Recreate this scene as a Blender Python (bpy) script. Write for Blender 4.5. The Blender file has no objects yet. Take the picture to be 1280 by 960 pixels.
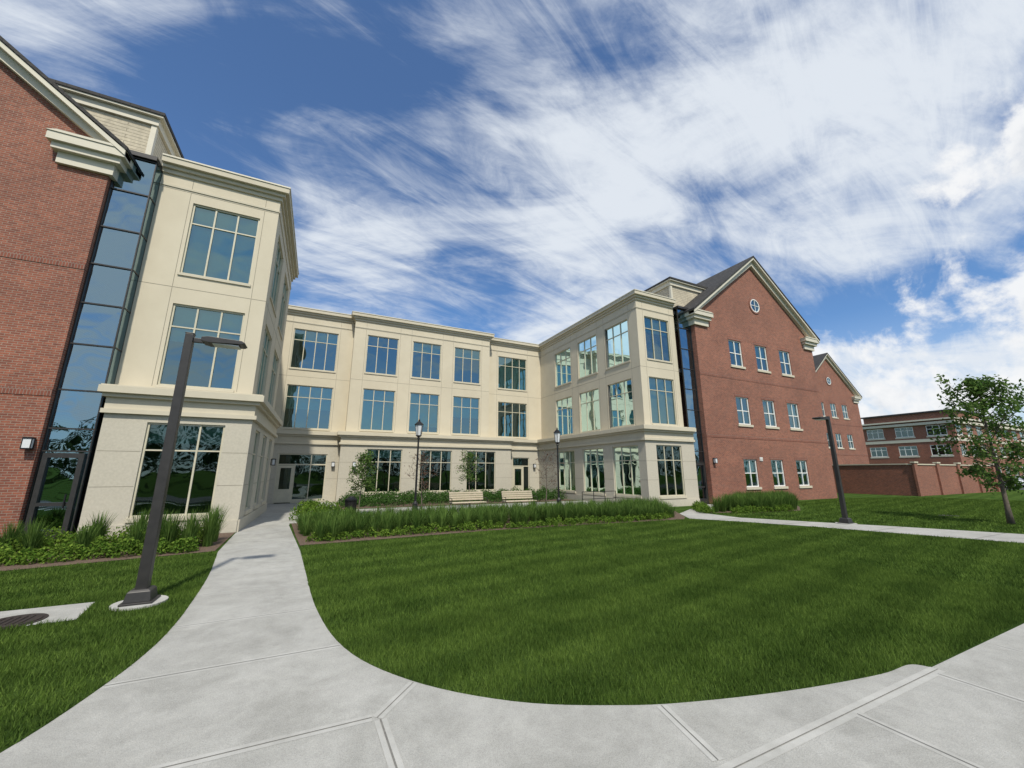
import bpy, bmesh, math, random
import numpy as np
from mathutils import Vector
random.seed(7); rng=np.random.default_rng(7)
D=bpy.data; SC=bpy.context.scene; COL=SC.collection
R=math.radians
# ------------------------------------------------------------------ materials
def newmat(name):
    m=D.materials.new(name); m.use_nodes=True
    nt=m.node_tree; nt.nodes.clear()
    out=nt.nodes.new('ShaderNodeOutputMaterial')
    return m,nt,out
def N(nt,t,**k):
    n=nt.nodes.new(t)
    for a,b in k.items(): setattr(n,a,b)
    return n
def noise(nt,vec,scale,detail=4,rough=.55,dist=0):
    n=N(nt,'ShaderNodeTexNoise'); n.inputs['Scale'].default_value=scale
    n.inputs['Detail'].default_value=detail; n.inputs['Roughness'].default_value=rough
    n.inputs['Distortion'].default_value=dist
    if vec is not None: nt.links.new(vec,n.inputs['Vector'])
    return n.outputs['Fac']
def ramp(nt,fac,c1,c2,p1=.3,p2=.7):
    r=N(nt,'ShaderNodeValToRGB'); e=r.color_ramp.elements
    e[0].position=p1; e[1].position=p2
    e[0].color=(*c1,1); e[1].color=(*c2,1)
    nt.links.new(fac,r.inputs['Fac']); return r.outputs['Color']
def mixc(nt,a,b,fac=.5,mode='MIX'):
    m=N(nt,'ShaderNodeMixRGB',blend_type=mode)
    for s,v in (('Fac',fac),('Color1',a),('Color2',b)):
        if isinstance(v,(int,float)): m.inputs[s].default_value=v
        elif isinstance(v,tuple): m.inputs[s].default_value=(*v,1)
        else: nt.links.new(v,m.inputs[s])
    return m.outputs['Color']
def math_(nt,op,a,b=None,c=None):
    m=N(nt,'ShaderNodeMath',operation=op)
    for i,v in enumerate((a,b,c)):
        if v is None: continue
        if isinstance(v,(int,float)): m.inputs[i].default_value=v
        else: nt.links.new(v,m.inputs[i])
    return m.outputs[0]
def maprange(nt,v,a,b,c=0,d=1,smooth=True):
    m=N(nt,'ShaderNodeMapRange',interpolation_type='SMOOTHSTEP' if smooth else 'LINEAR')
    nt.links.new(v,m.inputs['Value'])
    for k,x in (('From Min',a),('From Max',b),('To Min',c),('To Max',d)): m.inputs[k].default_value=x
    return m.outputs['Result']
def pos(nt):
    return N(nt,'ShaderNodeNewGeometry').outputs['Position']
def pmat(name,c1,c2=None,scale=3,rough=.8,metal=0,bump=0,bscale=60,big=0,spec=.5,speck=0):
    m,nt,out=newmat(name)
    p=N(nt,'ShaderNodeBsdfPrincipled'); nt.links.new(p.outputs[0],out.inputs[0])
    p.inputs['Roughness'].default_value=rough; p.inputs['Metallic'].default_value=metal
    p.inputs['Specular IOR Level'].default_value=spec
    P=pos(nt)
    if c2 is None: c2=tuple(x*.85 for x in c1)
    c=ramp(nt,noise(nt,P,scale,6,.6),c1,c2)
    if big:
        c=mixc(nt,c,ramp(nt,noise(nt,P,.35,3),(1-big,)*3,(1,1,1)),1,'MULTIPLY')
    if speck:
        c=mixc(nt,c,ramp(nt,noise(nt,P,150,3,.7),(1-speck,)*3,(1+speck*.5,)*3,.35,.6),1,'MULTIPLY')
        c=mixc(nt,c,ramp(nt,noise(nt,P,1.3,7,.7,.6),(.84,.84,.83),(1.04,1.04,1.04),.35,.6),1,'MULTIPLY')
    nt.links.new(c,p.inputs['Base Color'])
    if bump:
        b=N(nt,'ShaderNodeBump'); b.inputs['Strength'].default_value=bump; b.inputs['Distance'].default_value=.01
        nt.links.new(noise(nt,P,bscale,4),b.inputs['Height']); nt.links.new(b.outputs[0],p.inputs['Normal'])
    return m
def brickmat(name,c1,c2,mort,bw=.21,rh=.072,ms=.009):
    m,nt,out=newmat(name)
    p=N(nt,'ShaderNodeBsdfPrincipled'); nt.links.new(p.outputs[0],out.inputs[0]); p.inputs['Roughness'].default_value=.85
    uv=N(nt,'ShaderNodeTexCoord').outputs['UV']
    b=N(nt,'ShaderNodeTexBrick'); nt.links.new(uv,b.inputs['Vector'])
    b.inputs['Scale'].default_value=1; b.inputs['Brick Width'].default_value=bw; b.inputs['Row Height'].default_value=rh
    b.inputs['Mortar Size'].default_value=ms; b.inputs['Mortar Smooth'].default_value=.2; b.inputs['Bias'].default_value=-.1
    b.inputs['Color1'].default_value=(*c1,1); b.inputs['Color2'].default_value=(*c2,1); b.inputs['Mortar'].default_value=(*mort,1)
    c=mixc(nt,b.outputs['Color'],ramp(nt,noise(nt,pos(nt),.6,5),(.80,.78,.78),(1.05,1.02,1)),1,'MULTIPLY')
    c=mixc(nt,c,ramp(nt,noise(nt,pos(nt),9,3),(.82,.82,.82),(1.12,1.12,1.12)),1,'MULTIPLY')
    nt.links.new(c,p.inputs['Base Color'])
    bp=N(nt,'ShaderNodeBump',invert=True); bp.inputs['Strength'].default_value=.5; bp.inputs['Distance'].default_value=.01
    nt.links.new(b.outputs['Fac'],bp.inputs['Height']); nt.links.new(bp.outputs[0],p.inputs['Normal'])
    return m
def glassmat(name,tint,refl=(.8,.92,.95),base=.22,wav=.015):
    m,nt,out=newmat(name)
    g=N(nt,'ShaderNodeBsdfGlossy'); g.inputs['Roughness'].default_value=.015; g.inputs['Color'].default_value=(*refl,1)
    t=N(nt,'ShaderNodeBsdfTransparent'); t.inputs['Color'].default_value=(*tint,1)
    lw=N(nt,'ShaderNodeFresnel'); lw.inputs['IOR'].default_value=1.5
    f=math_(nt,'MULTIPLY_ADD',lw.outputs[0],1-base,base)
    b=N(nt,'ShaderNodeBump'); b.inputs['Strength'].default_value=wav; b.inputs['Distance'].default_value=1
    nt.links.new(noise(nt,pos(nt),.9,1),b.inputs['Height']); nt.links.new(b.outputs[0],g.inputs['Normal'])
    mx=N(nt,'ShaderNodeMixShader'); nt.links.new(f,mx.inputs[0]); nt.links.new(t.outputs[0],mx.inputs[1]); nt.links.new(g.outputs[0],mx.inputs[2])
    nt.links.new(mx.outputs[0],out.inputs[0]); return m
def leafmat(name,c1,c2,trans=.3,stripes=False):
    m,nt,out=newmat(name)
    geo=N(nt,'ShaderNodeNewGeometry')
    c=ramp(nt,geo.outputs['Random Per Island'],c1,c2,0,1)
    c=mixc(nt,c,ramp(nt,noise(nt,geo.outputs['Position'],1.1,4),(.72,.76,.72),(1.2,1.15,1.1)),1,'MULTIPLY')
    if stripes: c=mixc(nt,c,stripe(nt,geo.outputs['Position']),1,'MULTIPLY')
    d=N(nt,'ShaderNodeBsdfDiffuse'); t=N(nt,'ShaderNodeBsdfTranslucent')
    nt.links.new(c,d.inputs[0]); nt.links.new(c,t.inputs[0])
    mx=N(nt,'ShaderNodeMixShader'); mx.inputs[0].default_value=trans
    nt.links.new(d.outputs[0],mx.inputs[1]); nt.links.new(t.outputs[0],mx.inputs[2])
    nt.links.new(mx.outputs[0],out.inputs[0]); return m
def stripe(nt,P):
    w=N(nt,'ShaderNodeTexWave',bands_direction='Y'); mp=N(nt,'ShaderNodeMapping'); mp.inputs['Rotation'].default_value=(0,0,R(-9))
    nt.links.new(P,mp.inputs['Vector']); nt.links.new(mp.outputs[0],w.inputs['Vector'])
    w.inputs['Scale'].default_value=.3; w.inputs['Distortion'].default_value=1.6; w.inputs['Detail'].default_value=3; w.inputs['Detail Scale'].default_value=.6
    return ramp(nt,w.outputs['Fac'],(.84,.86,.84),(1.07,1.06,1.02))
def grassground():
    m,nt,out=newmat('grass_turf'); P=pos(nt)
    p=N(nt,'ShaderNodeBsdfDiffuse'); nt.links.new(p.outputs[0],out.inputs[0])
    c=ramp(nt,noise(nt,P,38,5,.7),(.028,.058,.014),(.10,.165,.042))
    c=mixc(nt,c,ramp(nt,noise(nt,P,1.1,4),(.72,.76,.72),(1.2,1.15,1.1)),1,'MULTIPLY')
    c=mixc(nt,c,stripe(nt,P),1,'MULTIPLY')
    nt.links.new(c,p.inputs[0])
    b=N(nt,'ShaderNodeBump'); b.inputs['Strength'].default_value=1; b.inputs['Distance'].default_value=.05
    nt.links.new(noise(nt,P,45,4,.7),b.inputs['Height']); nt.links.new(b.outputs[0],p.inputs['Normal'])
    return m
M={}
M['stone']=pmat('cast_stone',(.60,.54,.415),(.56,.50,.38),1.2,.85,bump=.15,bscale=80,big=.06)
M['stone2']=pmat('cast_stone_trim',(.57,.52,.405),(.53,.48,.37),2,.85,bump=.12,big=.06)
M['stoneb']=pmat('limestone_base',(.53,.49,.40),(.46,.425,.345),14,.9,bump=.35,bscale=45,big=.08)
M['joint']=pmat('sealant_joint',(.24,.215,.165),None,3,.9)
M['frame']=pmat('almond_frame',(.56,.52,.39),None,3,.45)
M['white']=pmat('white_paint',(.78,.78,.74),(.72,.72,.69),2,.5)
M['trim']=pmat('painted_cream_trim',(.60,.56,.45),(.56,.52,.42),2,.55)
M['bronze']=pmat('dark_bronze',(.035,.033,.032),(.05,.047,.045),6,.42,metal=.3)
M['black']=pmat('black_metal',(.012,.012,.013),(.02,.02,.021),6,.4,metal=.3)
M['glass']=glassmat('window_glass',(.33,.60,.57),refl=(.62,.88,.92),base=.22)
M['glassg']=glassmat('ground_floor_glass',(.30,.46,.44),refl=(.62,.82,.80),base=.12)
M['glassd']=glassmat('curtain_glass',(.16,.30,.36),refl=(.55,.78,.9),base=.36,wav=.03)
M['blind']=pmat('roller_blind',(.60,.68,.63),(.52,.60,.56),1,.9)
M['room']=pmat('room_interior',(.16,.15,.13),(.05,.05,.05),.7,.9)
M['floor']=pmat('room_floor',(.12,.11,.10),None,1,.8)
M['brick']=brickmat('red_brick',(.30,.098,.055),(.19,.060,.038),(.30,.225,.175))
M['brickd']=brickmat('red_brick_soldier',(.26,.084,.049),(.18,.056,.036),(.27,.205,.165),bw=.072,rh=.21)
M['siding']=brickmat('clapboard_siding',(.58,.53,.40),(.56,.51,.39),(.30,.27,.2),bw=4,rh=.14,ms=.012)
M['roof']=brickmat('dark_shingles',(.05,.048,.046),(.03,.029,.029),(.015,.015,.015),bw=.3,rh=.14,ms=.008)
M['conc']=pmat('concrete_walk',(.43,.425,.395),(.365,.36,.335),5,.9,bump=.5,bscale=110,big=.16,speck=.22)
M['concl']=pmat('tooled_concrete',(.46,.455,.425),(.41,.405,.38),9,.85,bump=.1,big=.1,speck=.10)
M['cjoint']=pmat('concrete_joint',(.20,.195,.175),(.13,.125,.115),20,.95)
M['mulch']=pmat('bark_mulch',(.17,.115,.08),(.055,.035,.024),30,1,bump=1,bscale=35)
M['asphalt']=pmat('asphalt',(.055,.055,.057),(.04,.04,.042),20,.9,bump=.3)
M['iron']=pmat('cast_iron',(.06,.045,.04),(.03,.025,.022),25,.6,metal=.4,bump=.5,bscale=60)
M['wood']=pmat('bench_slats',(.52,.45,.33),(.42,.36,.26),8,.6)
M['bark']=pmat('tree_bark',(.16,.13,.10),(.08,.065,.05),12,.95,bump=.6,bscale=40)
M['lens']=pmat('frosted_lens',(.70,.72,.73),None,3,.3)
M['paint']=pmat('road_paint',(.75,.75,.72),(.6,.6,.58),9,.8)
M['carw']=pmat('car_paint_white',(.72,.73,.74),(.7,.71,.72),1,.25)
M['cars']=pmat('car_paint_grey',(.12,.13,.15),(.11,.12,.14),1,.25)
M['rubber']=pmat('tyre_rubber',(.02,.02,.02),None,5,.9)
M['carglass']=pmat('car_glass',(.02,.025,.03),None,1,.05)
M['turf']=grassground()
M['blade']=leafmat('grass_blades',(.055,.105,.018),(.145,.225,.052),.3,True)
M['orn']=leafmat('ornamental_grass_leaf',(.05,.11,.024),(.15,.235,.06),.35)
M['shrub']=leafmat('shrub_leaf',(.06,.135,.02),(.19,.285,.05),.35)
M['shrubd']=leafmat('dark_shrub_leaf',(.03,.08,.02),(.08,.15,.04),.25)
M['leaf']=leafmat('tree_leaf',(.055,.12,.03),(.15,.235,.065),.4)
M['far']=leafmat('distant_leaf',(.03,.06,.02),(.08,.125,.04),.2)
M['redleaf']=leafmat('bronze_leaf',(.12,.05,.035),(.2,.1,.07),.3)
# ------------------------------------------------------------------ mesh helpers
def empty(name,loc=(0,0,0),rz=0):
    e=D.objects.new(name,None); e.location=loc; e.rotation_euler=(0,0,rz); COL.objects.link(e); return e
def addobj(name,me,parent=None):
    o=D.objects.new(name,me); COL.objects.link(o)
    if parent: o.parent=parent
    return o
class MB:
    def __init__(s): s.v=[];s.f=[];s.m=[];s.mats=[]
    def mi(s,k):
        if k not in s.mats: s.mats.append(k)
        return s.mats.index(k)
    def face(s,pts,mat):
        b=len(s.v); s.v+= [tuple(p) for p in pts]; s.f.append(tuple(range(b,b+len(pts)))); s.m.append(s.mi(mat))
    def box(s,x0,x1,y0,y1,z0,z1,mat):
        if x0>x1:x0,x1=x1,x0
        if y0>y1:y0,y1=y1,y0
        b=len(s.v); s.v+=[(x0,y0,z0),(x1,y0,z0),(x1,y1,z0),(x0,y1,z0),(x0,y0,z1),(x1,y0,z1),(x1,y1,z1),(x0,y1,z1)]
        k=s.mi(mat)
        for f in ((3,2,1,0),(4,5,6,7),(0,1,5,4),(1,2,6,5),(2,3,7,6),(3,0,4,7)):
            s.f.append(tuple(b+i for i in f)); s.m.append(k)
    def prism_y(s,pts,y0,y1,mat):   # pts in xz
        n=len(pts); b=len(s.v); k=s.mi(mat)
        s.v+=[(p[0],y0,p[1]) for p in pts]+[(p[0],y1,p[1]) for p in pts]
        s.f.append(tuple(range(b,b+n))); s.m.append(k)
        s.f.append(tuple(range(b+2*n-1,b+n-1,-1))); s.m.append(k)
        for i in range(n):
            j=(i+1)%n; s.f.append((b+j,b+i,b+n+i,b+n+j)); s.m.append(k)
    def tube(s,pts,rad,mat,sides=8,cap=True,rot=0):
        pts=[Vector(p) for p in pts]; k=s.mi(mat); rings=[]
        for i,p in enumerate(pts):
            d=(pts[min(i+1,len(pts)-1)]-pts[max(i-1,0)])
            if d.length<1e-9: d=Vector((0,0,1))
            d.normalize()
            a=Vector((1,0,0)) if abs(d.x)<.8 else Vector((0,1,0))
            x=(a-d*a.dot(d)).normalized(); y=d.cross(x); b=len(s.v)
            for j in range(sides):
                t=2*math.pi*j/sides+rot; q=p+(x*math.cos(t)+y*math.sin(t))*rad[i]; s.v.append(tuple(q))
            rings.append(b)
        for a,b in zip(rings[:-1],rings[1:]):
            for j in range(sides):
                j2=(j+1)%sides; s.f.append((a+j,a+j2,b+j2,b+j)); s.m.append(k)
        if cap:
            s.f.append(tuple(rings[0]+j for j in reversed(range(sides)))); s.m.append(k)
            s.f.append(tuple(rings[-1]+j for j in range(sides))); s.m.append(k)
    def obj(s,name,parent=None,smooth=False,bevel=0):
        me=D.meshes.new(name); me.from_pydata(s.v,[],s.f); 
        for k in s.mats: me.materials.append(M[k])
        me.polygons.foreach_set('material_index',s.m)
        uv=me.uv_layers.new(name='UVMap'); co=s.v
        data=np.zeros((len(me.loops),2),dtype=np.float32)
        for p in me.polygons:
            n=p.normal; ax,ay,az=abs(n.x),abs(n.y),abs(n.z)
            for li in p.loop_indices:
                c=co[me.loops[li].vertex_index]
                if az>.9: data[li]=(c[0],c[1])
                elif ax>ay: data[li]=(c[1],c[2])
                else: data[li]=(c[0],c[2])
        uv.data.foreach_set('uv',data.ravel())
        if smooth: me.polygons.foreach_set('use_smooth',[True]*len(me.polygons))
        me.update(); o=addobj(name,me,parent)
        if bevel:
            b=o.modifiers.new('bevel','BEVEL'); b.width=bevel; b.segments=2; b.limit_method='ANGLE'
        return o
def npmesh(name,verts,faces,mat,parent=None):
    me=D.meshes.new(name); nv=len(verts); nf,k=faces.shape
    me.vertices.add(nv); me.vertices.foreach_set('co',verts.astype(np.float32).ravel())
    me.loops.add(nf*k); me.loops.foreach_set('vertex_index',faces.astype(np.int32).ravel())
    me.polygons.add(nf); me.polygons.foreach_set('loop_start',np.arange(0,nf*k,k,dtype=np.int32))
    me.polygons.foreach_set('loop_total',np.full(nf,k,dtype=np.int32))
    me.update(calc_edges=True); me.materials.append(M[mat]); return addobj(name,me,parent)
def inpoly(x,y,poly):
    r=np.zeros(len(x),bool); n=len(poly)
    for i in range(n):
        x1,y1=poly[i]; x2,y2=poly[(i+1)%n]
        if y1==y2: continue
        c=((y1>y)!=(y2>y))&(x<(x2-x1)*(y-y1)/(y2-y1)+x1); r^=c
    return r
def smooth(pts,n=6):
    out=[]; P=[np.array(p,float) for p in pts]
    for i in range(len(P)-1):
        a=P[max(i-1,0)];b=P[i];c=P[i+1];d=P[min(i+2,len(P)-1)]
        for j in range(n):
            t=j/n; out.append(tuple(.5*((2*b)+(c-a)*t+(2*a-5*b+4*c-d)*t*t+(3*b-a-3*c+d)*t**3)))
    out.append(tuple(P[-1])); return out
def sheet(name,poly,z,mat,parent=None):
    mb=MB(); mb.face([(p[0],p[1],z) for p in poly],mat); o=mb.obj(name,parent)
    bm=bmesh.new(); bm.from_mesh(o.data); bmesh.ops.triangulate(bm,faces=bm.faces); 
    for f in bm.faces:
        if f.normal.z<0: f.normal_flip()
    bm.to_mesh(o.data); bm.free(); return o
# oriented facade helpers
class Fac:
    def __init__(s,axis,p,out): s.ax=axis;s.p=p;s.o=out
    def P(s,a,z,d): return (a,s.p-s.o*d,z) if s.ax=='v' else (s.p-s.o*d,a,z)
    def box(s,mb,a0,a1,z0,z1,d0,d1,mat):
        p=s.P(a0,z0,d0);q=s.P(a1,z1,d1); mb.box(p[0],q[0],p[1],q[1],min(z0,z1),max(z0,z1),mat)
    def quad(s,mb,a0,a1,z0,z1,d,mat):
        mb.face([s.P(a0,z0,d),s.P(a1,z0,d),s.P(a1,z1,d),s.P(a0,z1,d)],mat)
    def wall(s,mb,a0,a1,z0,z1,ops,mat,rev=.16,rmat=None):
        A=sorted(set([a0,a1]+[x for o in ops for x in o[:2]])); Z=sorted(set([z0,z1]+[x for o in ops for x in o[2:4]]))
        for i in range(len(A)-1):
            for j in range(len(Z)-1):
                am=(A[i]+A[i+1])/2; zm=(Z[j]+Z[j+1])/2
                if any(o[0]<am<o[1] and o[2]<zm<o[3] for o in ops): continue
                s.quad(mb,A[i],A[i+1],Z[j],Z[j+1],0,mat)
        for o in ops:
            r=rmat or mat
            mb.face([s.P(o[0],o[2],0),s.P(o[0],o[3],0),s.P(o[0],o[3],rev),s.P(o[0],o[2],rev)],r)
            mb.face([s.P(o[1],o[2],0),s.P(o[1],o[3],0),s.P(o[1],o[3],rev),s.P(o[1],o[2],rev)],r)
            mb.face([s.P(o[0],o[2],0),s.P(o[1],o[2],0),s.P(o[1],o[2],rev),s.P(o[0],o[2],rev)],r)
            mb.face([s.P(o[0],o[3],0),s.P(o[1],o[3],0),s.P(o[1],o[3],rev),s.P(o[0],o[3],rev)],r)
    def window(s,fr,gl,bl,a0,a1,z0,z1,cols,trans,fmat='frame',gmat='glass',blind=None,w=.06):
        d0,d1=.06,.15; e=.003
        s.box(fr,a0+e,a0+w,z0+e,z1-e,d0,d1,fmat); s.box(fr,a1-w,a1-e,z0+e,z1-e,d0,d1,fmat)
        s.box(fr,a0+w,a1-w,z1-w,z1-e,d0,d1,fmat); s.box(fr,a0+w,a1-w,z0+e,z0+w,d0,d1,fmat)
        xs=[a0+(a1-a0)*(i+1)/cols for i in range(cols-1)]
        for x in xs: s.box(fr,x-w*.45,x+w*.45,z0+w,z1-w,d0+.004,d1,fmat)
        for t in trans:
            zt=z0+(z1-z0)*t
            edges=[a0+w]+[v for x in xs for v in (x-w*.45,x+w*.45)]+[a1-w]
            for i in range(0,len(edges),2): s.box(fr,edges[i],edges[i+1],zt-w*.4,zt+w*.4,d0+.008,d1,fmat)
        ed=[a0+w*.5]+xs+[a1-w*.5]
        for i in range(len(ed)-1):
            t1,t2=random.uniform(-.006,.006),random.uniform(-.006,.006)
            gl.face([s.P(ed[i],z0+w*.5,.11+t1),s.P(ed[i+1],z0+w*.5,.11+t2),s.P(ed[i+1],z1-w*.5,.11+t2-t1),s.P(ed[i],z1-w*.5,.11)],gmat)
        if blind is None: blind=random.choice([0,.3,.3,.55,.85,.97])
        if blind>0:
            s.quad(bl,a0+.03,a1-.03,z1-(z1-z0)*blind,z1-.02,.24,'blind')
# ------------------------------------------------------------------ cream building
B=empty('cream_stone_office_building')
wl=MB();fr=MB();gl=MB();bl=MB();cn=MB();jt=MB();it=MB()
ROWS=[(4.95,8.0),(9.2,12.15)]
def upper(f,a0,a1,cs,w,cols=3,blinds=None):
    ops=[(c-w/2,c+w/2,z0,z1) for c in cs for z0,z1 in ROWS]
    f.wall(wl,a0,a1,4.7,13.4,ops,'stone')
    for i,o in enumerate(ops):
        f.window(fr,gl,bl,*o,cols,[.72],blind=(blinds[i%len(blinds)] if blinds else None))
        f.box(cn,o[0]-.04,o[1]+.04,o[2]-.09,o[2]-.003,-.05,.05,'stone2')
    for z in (8.62,12.55): f.box(jt,a0+.002,a1-.002,z-.009,z+.009,-.003,.02,'joint')
    for c in cs:
        for x in (c-w/2-.12,c+w/2+.12):
            if a0+.1<x<a1-.1:
                for za,zb in ((4.9,8.60),(8.64,12.53),(12.71,13.1)): f.box(jt,x-.008,x+.008,za,zb,-.002,.02,'joint')
    f.box(cn,a0,a1,12.62,12.70,-.03,.05,'stone2')
    f.quad(it,a0,a1,4.8,13.3,3.2,'room')
def base(f,a0,a1,cs,w,extra=[],cols=3,blinds=None):
    ops=[(c-w/2,c+w/2,.6,3.6) for c in cs]
    f.wall(wl,a0,a1,-.1,3.9,ops+[e[:4] for e in extra],'stoneb')
    for i,o in enumerate(ops):
        f.window(fr,gl,bl,*o,cols,[.70],gmat='glassg',blind=(blinds[i%len(blinds)] if blinds else random.choice([0,0,.2])))
        f.box(cn,o[0]-.05,o[1]+.05,.46,.597,-.06,.05,'stone2')
    seg=[a0]+[v for e in extra for v in (e[0],e[1])]+[a1]
    for i in range(0,len(seg),2): f.box(cn,seg[i]+.01,seg[i+1]-.01,-.1,.40,-.045,.05,'stoneb')
    for z in (1.55,2.65):
        xs=sorted([a0]+[v for o in ops+[e[:4] for e in extra] for v in o[:2]]+[a1])
        for i in range(0,len(xs),2):
            if xs[i+1]-xs[i]>.25: f.box(jt,xs[i]+.02,xs[i+1]-.02,z-.007,z+.007,-.003,.02,'joint')
    f.quad(it,a0,a1,0,3.9,3.4,'room')
def solid(x0,x1,y0,y1,k,px=(1,1)):
    e=.006*k
    cn.box(x0-.30*px[0],x1+.30*px[1],y0-.30,y1,13.44+e,13.66+e,'stone2')
    cn.box(x0-.17*px[0],x1+.17*px[1],y0-.17,y1,13.30+e,13.44+e,'stone2')
    cn.box(x0-.07*px[0],x1+.07*px[1],y0-.07,y1,13.14+e,13.30+e,'stone2')
    cn.box(x0-.33*px[0],x1+.33*px[1],y0-.33,y1,13.66+e,13.72+e,'trim')
    it.box(x0+.3,x1-.3,y0+.3,y1-.3,8.35+e,8.6+e,'floor')
def basesolid(x0,x1,y0,y1,k,px=(1,1)):
    e=.006*k
    cn.box(x0-.12*px[0],x1+.12*px[1],y0-.12,y1,3.84+e,3.98+e,'stone2')
    cn.box(x0-.04*px[0],x1+.04*px[1],y0-.04,y1,3.98+e,4.36+e,'stone2')
    cn.box(x0-.16*px[0],x1+.16*px[1],y0-.16,y1,4.36+e,4.48+e,'stone2')
    cn.box(x0-.29*px[0],x1+.29*px[1],y0-.29,y1,4.48+e,4.70+e,'stone2')
    cn.box(x0-.24*px[0],x1+.24*px[1],y0-.24,y1,4.70+e,4.74+e,'stone2')
V=lambda p:Fac('v',p,-1)
upper(V(17.3),-6.4,-2.5,[-4.22],2.2,blinds=[.45,.96])
upper(Fac('u',-2.5,1),17.3,25.2,[19.3,23.0],2.3)
wl.box(-6.4,-6.2,17.31,42,4.7,13.4,'stone'); 
solid(-6.4,-2.5,17.3,25.2,0,(0,1))
base(V(16.8),-6.3,-2.3,[-4.14],2.12,blinds=[.22])
base(Fac('u',-2.3,1),16.8,25.2,[18.6,21.0,23.4],1.3,cols=2)
wl.box(-6.3,-6.1,16.81,42,-.1,3.9,'stoneb')
basesolid(-6.3,-2.3,16.8,25.2,0,(.6,1))
wl.face([(-6.4,25.2,4.7),(-2.5,25.2,4.7),(-2.5,25.2,13.4),(-6.4,25.2,13.4)],'stone')
wl.face([(-6.4,25.2,0),(-2.3,25.2,0),(-2.3,25.2,4.7),(-6.4,25.2,4.7)],'stoneb')
upper(Fac('u',-4.0,1),25.2,30.9,[28],2.3); solid(-6.4,-4.0,25.6,42,-1,(0,1))
base(Fac('u',-3.6,1),25.2,30.4,[28],2.3); basesolid(-6.3,-3.6,25.6,42,-1,(0,1))
f=V(30.9)
upper(f,-4.0,1.5,[-1.03],2.95,cols=4)
upper(f,12.4,17.9,[15.0],2.85,cols=4)
f=V(30.4)
dL=(-2.45,.5,.0,3.2); dR=(14.75,16.35,.0,3.2)
base(f,-3.6,1.25,[],2,[dL]); base(f,14.2,17.3,[],2,[dR])
def store(f,o,door,dm='frame'):
    a0,a1,z0,z1=o; w=.07
    f.box(fr,a0,a0+w,z0,z1,.05,.15,dm); f.box(fr,a1-w,a1,z0,z1,.05,.15,dm); f.box(fr,a0+w,a1-w,z1-w,z1-.003,.05,.15,dm)
    f.box(fr,a0+w,a1-w,2.45,2.53,.055,.15,dm)
    d0,d1=door; f.box(fr,d1,d1+w,z0,2.45,.055,.15,dm)
    f.box(fr,d0,d0+.15,.05,2.43,.04,.12,dm); f.box(fr,d1-.15,d1-.003,.05,2.43,.04,.12,dm)
    f.box(fr,d0+.15,d1-.15,.05,.9,.04,.12,dm); f.box(fr,d0+.15,d1-.15,2.26,2.43,.04,.12,dm)
    f.box(fr,d1-.24,d1-.21,.95,1.3,-.02,.03,'black')
    n=max(1,round((a1-d1)/.8))
    for i in range(1,n): 
        x=d1+(a1-d1)*i/n; f.box(fr,x-.03,x+.03,z0,2.45,.06,.15,dm); f.box(fr,x-.03,x+.03,2.53,z1-w,.06,.15,dm)
    f.box(fr,d1+w,a1-w,z0,.25,.05,.14,dm)
    f.quad(gl,a0+.03,a1-.03,.05,z1-.03,.10,'glassg')
store(f,dL,(dL[0]+.07,dL[0]+1.0)); store(f,dR,(dR[0]+.07,dR[0]+1.0))
solid(-4.0,17.9,30.9,42,1,(0,0)); basesolid(-3.6,17.3,30.4,42,1,(0,0))
upper(V(30.1),1.5,12.4,[3.58,6.99,10.42],2.3)
wl.box(1.5,1.7,30.11,30.95,4.7,13.4,'stone'); wl.box(12.2,12.4,30.11,30.95,4.7,13.4,'stone')
solid(1.5,12.4,30.1,41,2)
base(V(29.6),1.25,14.2,[4.2,7.95,11.6],2.45)
wl.box(1.25,1.45,29.61,30.45,-.1,3.9,'stoneb'); wl.box(14.0,14.2,29.61,30.45,-.1,3.9,'stoneb')
basesolid(1.25,14.2,29.6,41,2)
upper(Fac('u',17.9,-1),18.2,30.9,[20.3,23.7,27.15],2.4)
upper(V(18.2),17.9,21.3,[19.65],2.2,blinds=[.97,.35])
wl.box(21.1,21.3,18.21,42,4.7,13.4,'stone'); solid(17.9,21.3,18.2,42,3,(1,0))
base(Fac('u',17.3,-1),17.65,30.4,[19.45,22.75,26.15],2.35)
base(V(17.65),17.3,21.4,[19.2],2.1)
wl.box(21.2,21.4,17.66,42,-.1,3.9,'stoneb'); basesolid(17.3,21.4,17.65,42,3,(1,0))
wl.face([(-6.4,41.9,0),(21.3,41.9,0),(21.3,41.9,13.5),(-6.4,41.9,13.5)],'stone')
it.box(-6,21,17.2,41.8,-.08,-.02,'floor')
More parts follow.
